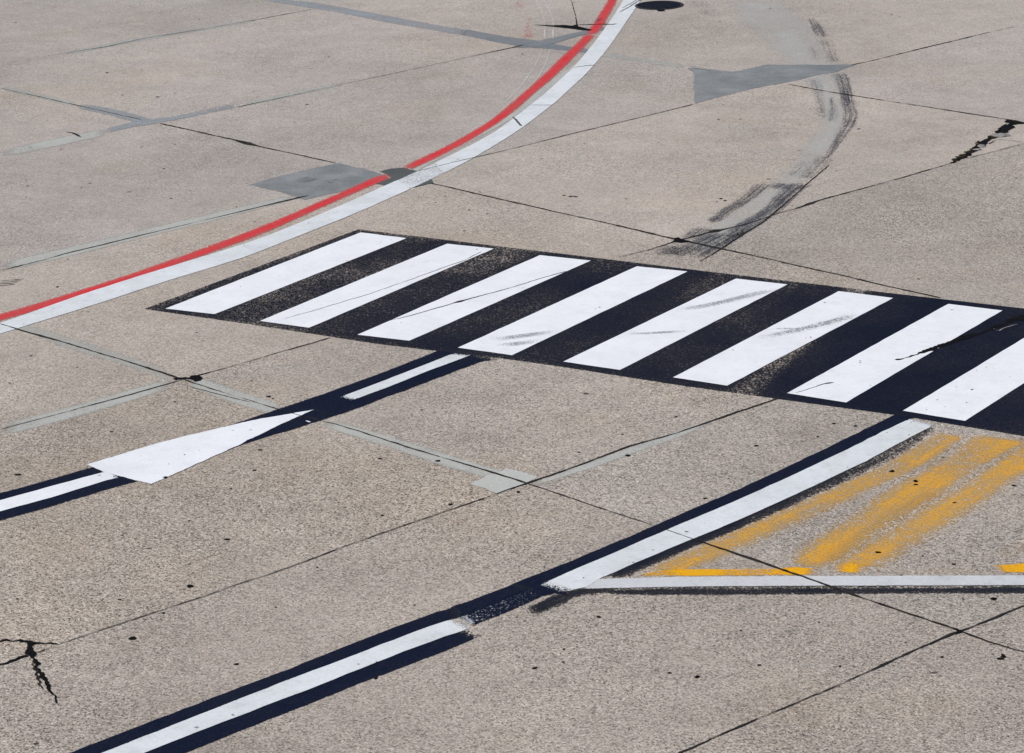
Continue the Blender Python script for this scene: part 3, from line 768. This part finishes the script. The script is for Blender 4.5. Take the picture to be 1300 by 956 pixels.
ribbon('black_overpaint', [(660, 773, 668, 780), (635, 782, 645, 790), (605, 793, 614, 801)], Z1, 'rubber_faint', SOFT, parent=el, jitter=.05)
ribbon('black_edge', [(1182, 536, 1195, 541), (1132, 566, 1147, 577), (1086, 589, 1101, 600), (1035, 611, 1050, 623), (974, 637.5, 988, 651), (914, 662, 928, 677), (854, 686, 867, 701), (809, 706, 822, 721), (779, 719, 793, 733), (763, 733, 768, 735.5)],
       Z2, 'black_worn', [(0, 1.3), (.6, 1.25), (.85, .9), (1, .3)], parent=el, jitter=.03, lcov=lambda s: .72 + .75 * s)
tag(ribbon('broad_line', [(1156, 531, 1188.5, 538.5), (1120, 548, 1146, 560), (1076.6, 570, 1100, 585), (1000, 606, 1022, 622), (930, 637.5, 948, 655.5), (870, 662.5, 885, 682), (845, 673, 860, 692), (780, 701.5, 795, 719.5), (730, 722.5, 764, 733), (703, 734.5, 745, 745), (683, 743, 712, 752.5)],
           Z5, 'white_old', edge(.05, .6), jitter=.01, smooth=False), 'long broad white line between the crossing and the yellow marks', 'painted line')
tag(ribbon('line_dash', [(575.5, 785, 600, 796.5), (545, 795, 565, 808), (500, 812, 512, 827), (430, 839, 440, 856), (380, 857.5, 392, 875), (355, 867, 368, 884), (200, 928, 212, 944), (60, 983, 72, 1000)],
           Z4, 'white_old', edge(.06, .6), ends=(.12, .03), jitter=.01, smooth=False), 'nearest white dash cut by the frame, below the overpainted gap', 'line dash')
tag(ribbon('cross_line', [(742, 735.5, 730, 748), (800, 733.5, 800, 746.2), (860, 732, 860, 745), (1000, 731, 1000, 744), (1150, 730.5, 1150, 743.5), (1300, 730, 1300, 743), (1440, 729.5, 1440, 742.5)],
           Z4, 'white_grey', edge(.07, .3), jitter=.01, smooth=False), 'greyish white line running level below the yellow marks', 'painted line')
tag(ribbon('cross_line_backing', [(735, 746, 727, 751), (800, 745, 800, 756), (860, 744, 860, 756), (1000, 743, 1000, 755.5), (1150, 742.5, 1150, 754.5), (1300, 742, 1300, 754), (1440, 741.5, 1440, 753)],
           Z2, 'black_worn', [(0, 1.0), (.2, .80), (.5, 1.45), (.85, 1.2), (1, .25)], jitter=.02, smooth=False), 'worn black strip under the level white line', 'line backing', 'black backings of the white lines')

# ------------------------------------------------------------------ yellow remains
YP = [(-.18, .2), (0, .5), (.12, .75), (.3, 1.0), (.5, 1.03), (.7, 1.0), (.88, .75), (1, .5), (1.18, .2)]
def yel(lb, secs, mat='yellow', lcov=None, prof=None):
    tag(ribbon('yellow_mark', secs, Z1 + (.0007 if mat != 'yellow' or 'narrow' in lb else 0), mat, prof or YP, lcov=lcov, ends=(.25, .15) if mat == 'yellow' else (.06, .06), jitter=.03), lb, 'yellow mark', 'worn yellow marks')
yel('faint worn yellow streak lying along the broad white line', [(800, 727, 850, 737), (850, 706, 888, 722), (900, 684, 936, 700), (960, 659, 990, 676), (1020, 634, 1050, 651), (1090, 603, 1118, 618), (1150, 572, 1180, 588), (1190, 545, 1232, 552)], lcov=lambda s: 1.0 + .06 * math.sin(s * 25) + .05 * s)
yel('broad worn yellow streak nearest the faint one', [(990, 715, 1040, 728), (1022, 695, 1070, 710), (1065, 662, 1115, 680), (1110, 632, 1165, 650), (1150, 608, 1205, 622), (1200, 578, 1250, 592), (1245, 548, 1312, 560)], lcov=lambda s: 1.12 + .12 * math.sin(s * 14))
yel('broad worn yellow streak farthest from the white line', [(1050, 716, 1108, 728), (1078, 700, 1135, 712), (1120, 674, 1175, 688), (1165, 648, 1215, 660), (1210, 622, 1255, 634), (1262, 588, 1302, 602), (1330, 545, 1370, 562)], lcov=lambda s: 1.10 + .10 * math.sin(s * 17 + 1))
yel('narrow faded yellow trace between the two broad streaks', [(1030, 714, 1052, 722), (1060, 692, 1082, 700), (1110, 662, 1128, 668), (1180, 620, 1196, 626)], lcov=lambda s: .85)
FL = edge(.2, .2)
yel('bright yellow bar on top of the grey white line, broad line end', [(810, 727, 794, 733), (848, 722, 850, 732), (900, 721.5, 900, 731.8), (950, 721, 950, 731.5), (985, 720, 985, 731), (1038, 719, 1042, 729.5)], 'yellow_fresh', lambda s: 1.1 if .2 < s < .42 or s > .78 else .70, FL)
yel('short bright yellow foot of the farthest broad streak', [(1048, 715, 1056, 728.5), (1080, 713, 1080, 728.5), (1108, 714, 1098, 728)], 'yellow_fresh', None, FL)
yel('bright yellow bar cut by the frame on the grey white line', [(1252, 716, 1266, 727.5), (1275, 716, 1280, 728), (1310, 713, 1310, 728), (1345, 712, 1345, 728)], 'yellow_fresh', None, FL)
yel('faint orange haze of paint above the yellow bar at the frame edge', [(1245, 704, 1250, 714), (1280, 690, 1280, 712), (1330, 670, 1330, 712)], 'yellow', lambda s: .5)
yel('thin row of yellow flecks on top of the grey white line', [(1105, 719, 1105, 729), (1160, 720, 1160, 729), (1250, 719, 1250, 728.5)], 'yellow', lambda s: .45)

# ------------------------------------------------------------------ tyre tracks
tr = empty('tyre_track', G(1035, 190), 'long curved dark tyre track from the top edge to the crossing', 'tyre track')
def track(pts, wd, mat, lc=None, z=Z3, prof=None): cribbon('skid_band', pts, wd, z, mat, prof=prof or SOFT, ends=(.2, .2), lcov=lc, parent=tr, jitter=.03)
track([(1029, 22, .15), (1034, 30, .25), (1040, 40, .3), (1045, 48, .2)], .3, 'rubber')
track([(1044, 48, .3), (1050, 58, .35), (1055, 70, .35), (1060, 80, .4)], .3, 'rubber', lambda s: .72)
track([(1029, 58, .1), (1034, 66, .35), (1038, 78, .4)], .3, 'rubber', lambda s: .62)
track([(1064, 92, .35), (1070, 103, .35), (1074, 118, .32), (1077, 134, .3), (1080, 145, .3), (1077, 157, .28), (1071, 167, .25), (1063, 180, .2), (1054, 194, .18), (1047, 203, .12)], .3, 'rubber', lambda s: 1.0)
track([(1030, 98, .3), (1036, 110, .3), (1040, 128, .22), (1043, 140, .25), (1044, 152, .18)], .3, 'rubber', lambda s: .72)
track([(1055, 122, .1), (1057, 140, .22), (1057, 150, .2), (1054, 156, .1)], .2, 'rubber', lambda s: .8)
track([(1046, 196, .3), (1040, 207, .4), (1028, 220, .4), (1020, 228, .3)], .3, 'rubber', lambda s: .85)
track([(1024, 202, .2), (1012, 216, .25), (1002, 225, .15)], .2, 'rubber', lambda s: .75)
track([(1008, 198, .2), (1000, 208, .2)], .2, 'rubber', lambda s: .55)
track([(1022, 232, .45), (1010, 238, .42), (995, 251, .40), (985, 262, .38), (968, 274, .40), (950, 285, .42), (930, 298, .40), (905, 312, .42), (880, 327, .4)], .4, 'rubber', lambda s: 1.25 - .1 * s, Z4)
track([(970, 232, .35), (958, 243, .32), (945, 254, .32), (925, 266, .34), (912, 276, .30), (900, 284, .25)], .3, 'rubber', lambda s: 1.0, Z4)
track([(1001, 231, .35), (990, 237, .42), (982, 241, .3)], .3, 'rubber', lambda s: 1.25, Z4)
track([(896, 287, .35), (885, 295, .4), (872, 305, .3)], .35, 'rubber', lambda s: 1.0, Z4)
track([(916, 294, .35), (897, 303, .38), (880, 312, .4), (862, 321, .4), (850, 327, .35)], .4, 'rubber', lambda s: 1.25, Z4)
track([(862, 310, .3), (850, 318, .4), (836, 325, .3)], .35, 'rubber', lambda s: 1.15, Z4)
track([(948, 288, .25), (925, 304, .28), (905, 316, .25)], .25, 'rubber', lambda s: .85, Z4)
tag(crack('fine_line', [(1053, 209), (1040, 220, .02), (1028, 230, .02), (1006, 250), (985, 268, .03), (968, 282, .03), (945, 296, .035), (922, 311, .035), (905, 322, .02), (888, 332, .012)], .018, Z5, 'joint', wob=.006, fat=.4),
    'fine straight crack along the lower rim of the tyre track', 'crack')
tag(blob('tar_plug', [(857, 302), (862, 301), (869, 304.5), (876, 306.5), (868, 307.5), (858, 307), (856, 306)], Z6, 'hole', 0, rough=.02), 'black tar plug where joints meet above the crossing', 'tar plug')
tag(blob('tar_plug', [(218, 480.5), (230, 478.5), (242, 479), (241, 476.5), (250, 476), (257, 478.5), (256, 482.5), (248, 484), (241, 481.5), (232, 481), (222, 482)], Z6, 'hole', 0, rough=.03, sub=.02), 'black tar blot beside the joint crossing left of the dashes', 'tar plug')
tag(blob('tar_plug', [(1210, 797.5), (1214, 798), (1219, 800), (1223, 801), (1217, 803), (1212, 804.5), (1214, 801)], Z6, 'hole', 0, rough=.02, sub=.02), 'small black tar plug where the nearest two joints cross', 'tar plug')

# other scuffs and stains on the slabs
def mark(lb, secs, mat, cat='scuff', z=Z2, lc=None):
    tag(ribbon('scuff_mark', secs, z, mat, SOFT, ends=(.1, .1), lcov=lc, jitter=.02), lb, cat)
sm = empty('scuff_mark', G(15, 359), 'group of short dark scratches at the frame edge above the red line', 'scuff')
for k in range(4): crack('scratch', [(0 - 2 * k, 356 + k * 2.3), (14, 355.5 + k * 2), (31 - 4 * k, 353.8 + k * 2.2)], .03, Z2, 'joint_grey', sm, seed=k * 5.)
mark('small bluish smudge below the level white line', [(720, 788, 724, 794), (738, 786, 740, 791), (749, 783, 750, 787)], 'rubber', lc=lambda s: .8)
mark('faint grey smudge beside the thin far joint', [(150, 78, 157, 78), (153, 90, 159, 97)], 'rubber_faint')
mark('brown stain on the mortar joint near the frame edge', [(33, 184, 41, 184), (37, 190, 43, 192)], 'rubber_faint', lc=lambda s: 1.8)
mark('pale scratches beside the black tar blot', [(262, 472, 264, 477), (278, 474, 276, 482), (296, 479, 290, 487)], 'white_thin', lc=lambda s: .42)
mark('bluish scuff beside the forked crack near the bottom edge', [(64, 862, 72, 866), (85, 850, 92, 857), (105, 844, 112, 850)], 'rubber', lc=lambda s: .6)
tag(crack('fine_line', [(84, 167, .03), (92, 168.5, .06), (98, 171, .06), (103, 174, .03), (150, 170)][:4], .05, Z5, 'joint'), 'short dark crack beside the mortar joint near the tar smear', 'crack')

# ------------------------------------------------------------------ forked crack, lower left
fc = tag(blob('broken_joint', [(33, 814), (40, 813.8), (47, 815), (42, 817.5), (39.5, 821), (41, 825), (44, 828), (43, 831), (39, 832), (33, 830), (31, 826), (33, 822), (35, 818)], Z6, 'hole', 0, rough=.03, sub=.02),
         'wide forked black crack where the slab corner has broken', 'crack')
crack('crack_line', [(41, 829, .10), (44, 836, .055), (46.5, 842, .065), (47, 847, .04), (52, 853, .06), (56, 859, .07), (58, 866, .05), (64, 876, .035), (74, 892, .015)], .08, Z6, 'hole', fc, wob=.03, fat=.7, step=.02)
crack('crack_line', [(43, 838, .02), (43.5, 848, .03), (48, 856, .035), (51, 866, .03), (54, 876, .01)], .03, Z6, 'joint', fc, wob=.03, fat=.7, step=.02)
crack('crack_line', [(-30, 812), (0, 813.5, .03), (8, 812.5, .05), (17, 813, .025), (25, 812, .05), (38, 814.5, .08), (55, 816.5, .03), (65, 816.5, .04), (74, 817.5, .02)], .04, Z6, 'hole', fc, wob=.025, fat=.7, step=.02)
crack('crack_line', [(0, 811.5, .015), (10, 810.5, .02), (22, 811, .015)], .015, Z6, 'joint', fc, wob=.03, fat=.7, step=.02)
crack('crack_line', [(-40, 852), (0, 843, .06), (10, 840, .04), (20, 836, .06), (34, 831, .07)], .05, Z6, 'hole', fc, wob=.025, fat=.7, step=.02)
crack('crack_line', [(43, 828, .05), (50, 827, .03), (60, 823, .02), (74, 820)], .03, Z6, 'hole', fc)

# ------------------------------------------------------------------ mossy break, upper right
mb = tag(blob('broken_joint', [(1208, 206.5), (1213, 203.5), (1217, 200), (1216, 196.5), (1221, 196), (1226, 195), (1231, 192), (1235, 188), (1239, 185), (1243, 182), (1238, 180), (1242, 178.5), (1248, 181), (1256, 182), (1262, 179), (1257, 180.5), (1248, 183.5), (1243, 187.5), (1236, 190.5), (1233, 194), (1228, 197), (1220, 199.5), (1222, 202), (1216, 203.5)], Z6, 'hole', 0, rough=.03, sub=.02),
         'jagged mossy break along the slab joint near the frame edge', 'crack')
blob('hole', [(1255, 174), (1262, 171), (1268, 169.5), (1274, 166), (1268, 163), (1273, 160.5), (1280, 161), (1287, 159), (1288, 161), (1281, 164), (1277, 168), (1272, 169), (1263, 171.5), (1257, 174.5)], Z6, 'hole', 0, parent=mb, rough=.04, sub=.02)
blob('hole', [(1277, 152.5), (1284, 152), (1290, 153.5), (1296, 156), (1303, 156.5), (1290, 157.5), (1281, 156), (1276, 155)], Z6, 'hole', 0, parent=mb, rough=.03, sub=.02)
crack('crack_line', [(1268, 166, .02), (1272, 160, .03), (1278, 157, .05)], .03, Z6, 'hole', mb)
crack('crack_line', [(1250, 182, .06), (1256, 175, .10), (1262, 171, .08)], .03, Z6, 'hole', mb)
crack('crack_line', [(1222, 200.5, .05), (1232, 199.5, .03), (1245, 196, .015), (1258, 193, .012), (1296, 183)], .02, Z6, 'joint', mb)
crack('crack_line', [(1258, 179, .02), (1266, 176.8, .02), (1280, 177.5, .012), (1298, 180)], .02, Z6, 'joint', mb)
for k, (u, v, a, b) in enumerate([(1217, 199, .05, .04), (1222, 197, .05, .03), (1229, 193, .06, .04), (1236, 189, .05, .03), (1212, 203, .05, .03), (1243, 183, .05, .03), (1260, 174, .05, .03), (1290, 153.5, .05, .03)]):
    c = G(u, v, Z6 + .001)
    blob('moss', [(c.x + math.cos(t) * a * (1 + .4 * mnoise.noise(Vector((t, k, 0)))), c.y + math.sin(t) * b * (1 + .5 * mnoise.noise(Vector((t, k, 5))))) for t in [i * math.pi / 7 for i in range(14)]], Z6 + .001, 'moss', 0, parent=mb, rough=.03, px=False)
def chip(u, v, r, h, lb, seed):
    bm = bmesh.new()
    bmesh.ops.create_icosphere(bm, subdivisions=2, radius=1)
    c = G(u, v)
    for vv in bm.verts:
        k = 1 + .35 * mnoise.noise(vv.co * 1.7 + Vector((seed, 0, 0)))
        vv.co = Vector((vv.co.x * r * k, vv.co.y * r * .7 * k, max(0, vv.co.z) * h * k))
    bmesh.ops.rotate(bm, cent=(0, 0, 0), matrix=Matrix.Rotation(seed, 3, 'Z'), verts=bm.verts)
    bmesh.ops.translate(bm, vec=(c.x, c.y, .001), verts=bm.verts)
    me = bpy.data.meshes.new('concrete_chip'); bm.to_mesh(me); bm.free()
    return tag(link('concrete_chip', me, 'rubble'), lb, 'concrete chip')
crack('crack_line', [(1207, 207, .07), (1216, 201, .16), (1228, 196, .13), (1240, 187, .15), (1246, 181, .12), (1256, 176, .16), (1264, 171, .20), (1272, 164, .20), (1281, 158.5, .10), (1288, 155.5, .16), (1303, 156.5, .1)], .1, Z6, 'hole', mb, wob=.05, fat=.7, step=.03)
chip(1270, 172.5, .13, .03, 'grey concrete chip lying in the mossy break beside its widest hole', .8)
chip(1246, 186, .08, .02, 'small concrete chip in the middle of the mossy break', 2.2)
chip(1241, 190.5, .06, .02, 'smallest concrete chip at the lower bend of the mossy break', 4.)

# ------------------------------------------------------------------ dark flecks standing for pits in the slabs, and paint chips
SP = [(127, 27, 1), (152, 41, .7), (118, 79, .8), (136, 92, 1.2), (180, 89, .9), (200, 88.5, .9), (155, 121, .9), (200, 123, 1.8), (222, 118, .8), (418, 72, 1.1), (347, 108, .9), (322, 116.5, .8), (35, 236, 1.1), (33, 250, .9), (34, 229, .6),
      (222, 183, .7), (208, 214, 1), (74, 221, .7), (241, 242, .8), (103, 238, .7), (217, 252, 1), (300, 262.5, .8), (323, 281, .7), (425, 281, .5), (595, 266.5, 1.1), (553, 257, .9), (609, 243.5, .9), (619, 271, .8), (589, 293, .9), (565, 249, .8), (742, 182, .7), (688, 201, .8), (725, 249, 2.0), (731, 249.5, 1.5), (716, 248, 1), (795, 252, 1), (804, 232, .6),
      (530, 100, .7), (499, 84, .5), (663, 68.5, 1.3), (978, 10.5, 1), (1132, 18, 1.2), (1142, 21, .8), (1090, 163.5, 1.2), (1062, 217, .8), (940, 151, 1), (912, 151.5, 1), (918, 133, .8), (915, 252, 1.3), (921, 254.5, 1.2), (910, 256, .8), (1158, 261, .7), (1006, 261, .5), (1222, 76, .7), (1166, 354, 1), (1055, 320, .6),
      (39, 451.5, 1), (12, 486, .8), (190, 452, .8), (98, 466.5, .8), (73, 364, 1.4), (86, 329, 1), (222, 510, 1.1), (141, 548, 1), (248, 518, .9), (305, 364, 1), (319, 483, .9), (341, 503, 1.5), (346, 506, 1), (330, 571, 1.5), (323, 597, 1.3), (293, 620, .7), (240, 661, .8), (288, 684.5, 1.5), (241, 744, 2), (248, 682, .6), (241, 716, .6), (245, 727, .6), (152, 761, 1), (88, 785.5, .7), (155, 679, .7), (168, 810, 2), (300, 843, 1.2), (207, 778, 1), (403, 720, .9), (350, 771, .8), (22, 602.5, 1.9), (22, 760, 1),
      (482, 582, 1.3), (556, 585, 1.5), (485, 654, 1.2), (572, 640, 1.4), (658, 624.5, 1.5), (797, 578, 1.8), (735, 574, 1), (858, 529, 1.2), (790, 551, .8), (535, 520, .7), (569, 463, .9), (760, 783, 1.3), (679, 848, 1.4), (716, 824, 1), (477, 861, 1.3), (850, 854, 1.1), (715, 840, .8), (526, 768, .8), (640, 660, .7),
      (895, 632.5, 1.2), (960, 566, 1.6), (1058, 537.5, 1.2), (1086, 540.5, 1), (1038, 554, 1), (1133, 598, 1.8), (1197, 581, 1), (1162, 610.5, 1.8), (1163, 615, 1.3), (1212, 638, 1.2), (1287, 616, 1.6), (1115, 701, 1.5), (1211, 716, 1.1), (1171, 706, .8), (1144, 730, .8), (1261, 760, 1.7), (1274, 833, 3.0), (1270, 836, 1.6), (1196, 834, 1), (964, 844, 1.2), (885, 859, 1.6), (1066, 845.5, 1), (1223, 760.5, .8), (1150, 815, .6), (1040, 790, .7), (940, 800, .7)]
LABS = 'small dark speck on the bare concrete'
def speck(u, v, s, lb, grp, z=Z3, mat='hole', nm='dark_speck'):
    c = G(u, v, z)
    r = .0165 * min(s, 2.2)
    n = 11
    k0 = rnd.random() * 50
    ax = rnd.uniform(.6, 1.0); rot = rnd.random() * 3.14
    P = []
    for i in range(n):
        t = 2 * math.pi * i / n
        q = r * (1 + .55 * mnoise.noise(Vector((math.cos(t) * 1.4, math.sin(t) * 1.4, k0))) + .3 * mnoise.noise(Vector((math.cos(t) * 4, math.sin(t) * 4, k0))))
        x, y = math.cos(t) * q, math.sin(t) * q * ax
        P.append((c.x + x * math.cos(rot) - y * math.sin(rot), c.y + x * math.sin(rot) + y * math.cos(rot)))
    me = bpy.data.meshes.new(nm)
    me.from_pydata([(x, y, z) for x, y in P] + [(c.x, c.y, z + .002)], [], [(i, (i + 1) % n, n) for i in range(n)])
    return tag(link(nm, me, mat), lb, 'tar speck', grp)
for u, v, s in SP:
    speck(u, v, s * (1.15 if v < 300 else 1.0), LABS, 'dark specks scattered over the slabs', mat='hole' if s > .85 else 'joint')
SW = [(305, 363.5, .8), (355, 349.5, .6), (422, 321, .5), (497, 304, .5), (692, 389.5, 1), (761, 390, 1.1), (756, 392, .7), (1047, 384, 1.1), (1029, 428, 1.2), (1023, 429, .8), (1092, 458, 1.2), (1092, 460, .9), (1105, 489, .7), (1150, 415, .6), (1180, 430, .5), (1214, 491, .9), (1234, 494.5, 1.4), (1190, 507.5, 1), (1227, 511, .9), (1252, 466, .7), (1240, 470, .6), (1200, 516, .5), (1282, 478, .5), (1176, 520, .8),
      (1157, 536, .8), (1126, 549, .8), (1154, 552, .9), (1076, 593, .9), (871, 675, 1.1), (829, 698, .9), (804, 714, .9), (741, 733.5, 1), (760, 708, .6), (895, 664, .5), (178, 579, .5), (234, 577, .8), (214, 589, .7), (253, 572, .5), (296, 546, .7), (392, 283, 1.1), (310, 311, .9), (155, 369, .7), (77, 389, .7), (30, 411, .6), (330, 314, .5), (455, 843, .8), (470, 845, .9), (478, 840, .7)]
for u, v, s in SW:
    speck(u, v, s * .62, 'small dark chip showing through the white paint', 'dark chips in the white paint', z=Z6, mat='joint', nm='paint_chip')
tag(blob('paint_nick', [(206, 606), (210, 604.5), (213, 605), (210, 607)], Z6, 'hole', 0, rough=0), 'tiny dark nick on the lower edge of the painted arrow', 'paint chip')
tag(blob('paint_drop', [(388, 533.5), (392, 534.5), (395, 535.5), (392, 536), (389, 534.8)], Z6, 'white', .003, rough=0), 'small white paint drop below the arrow tip', 'paint drop')
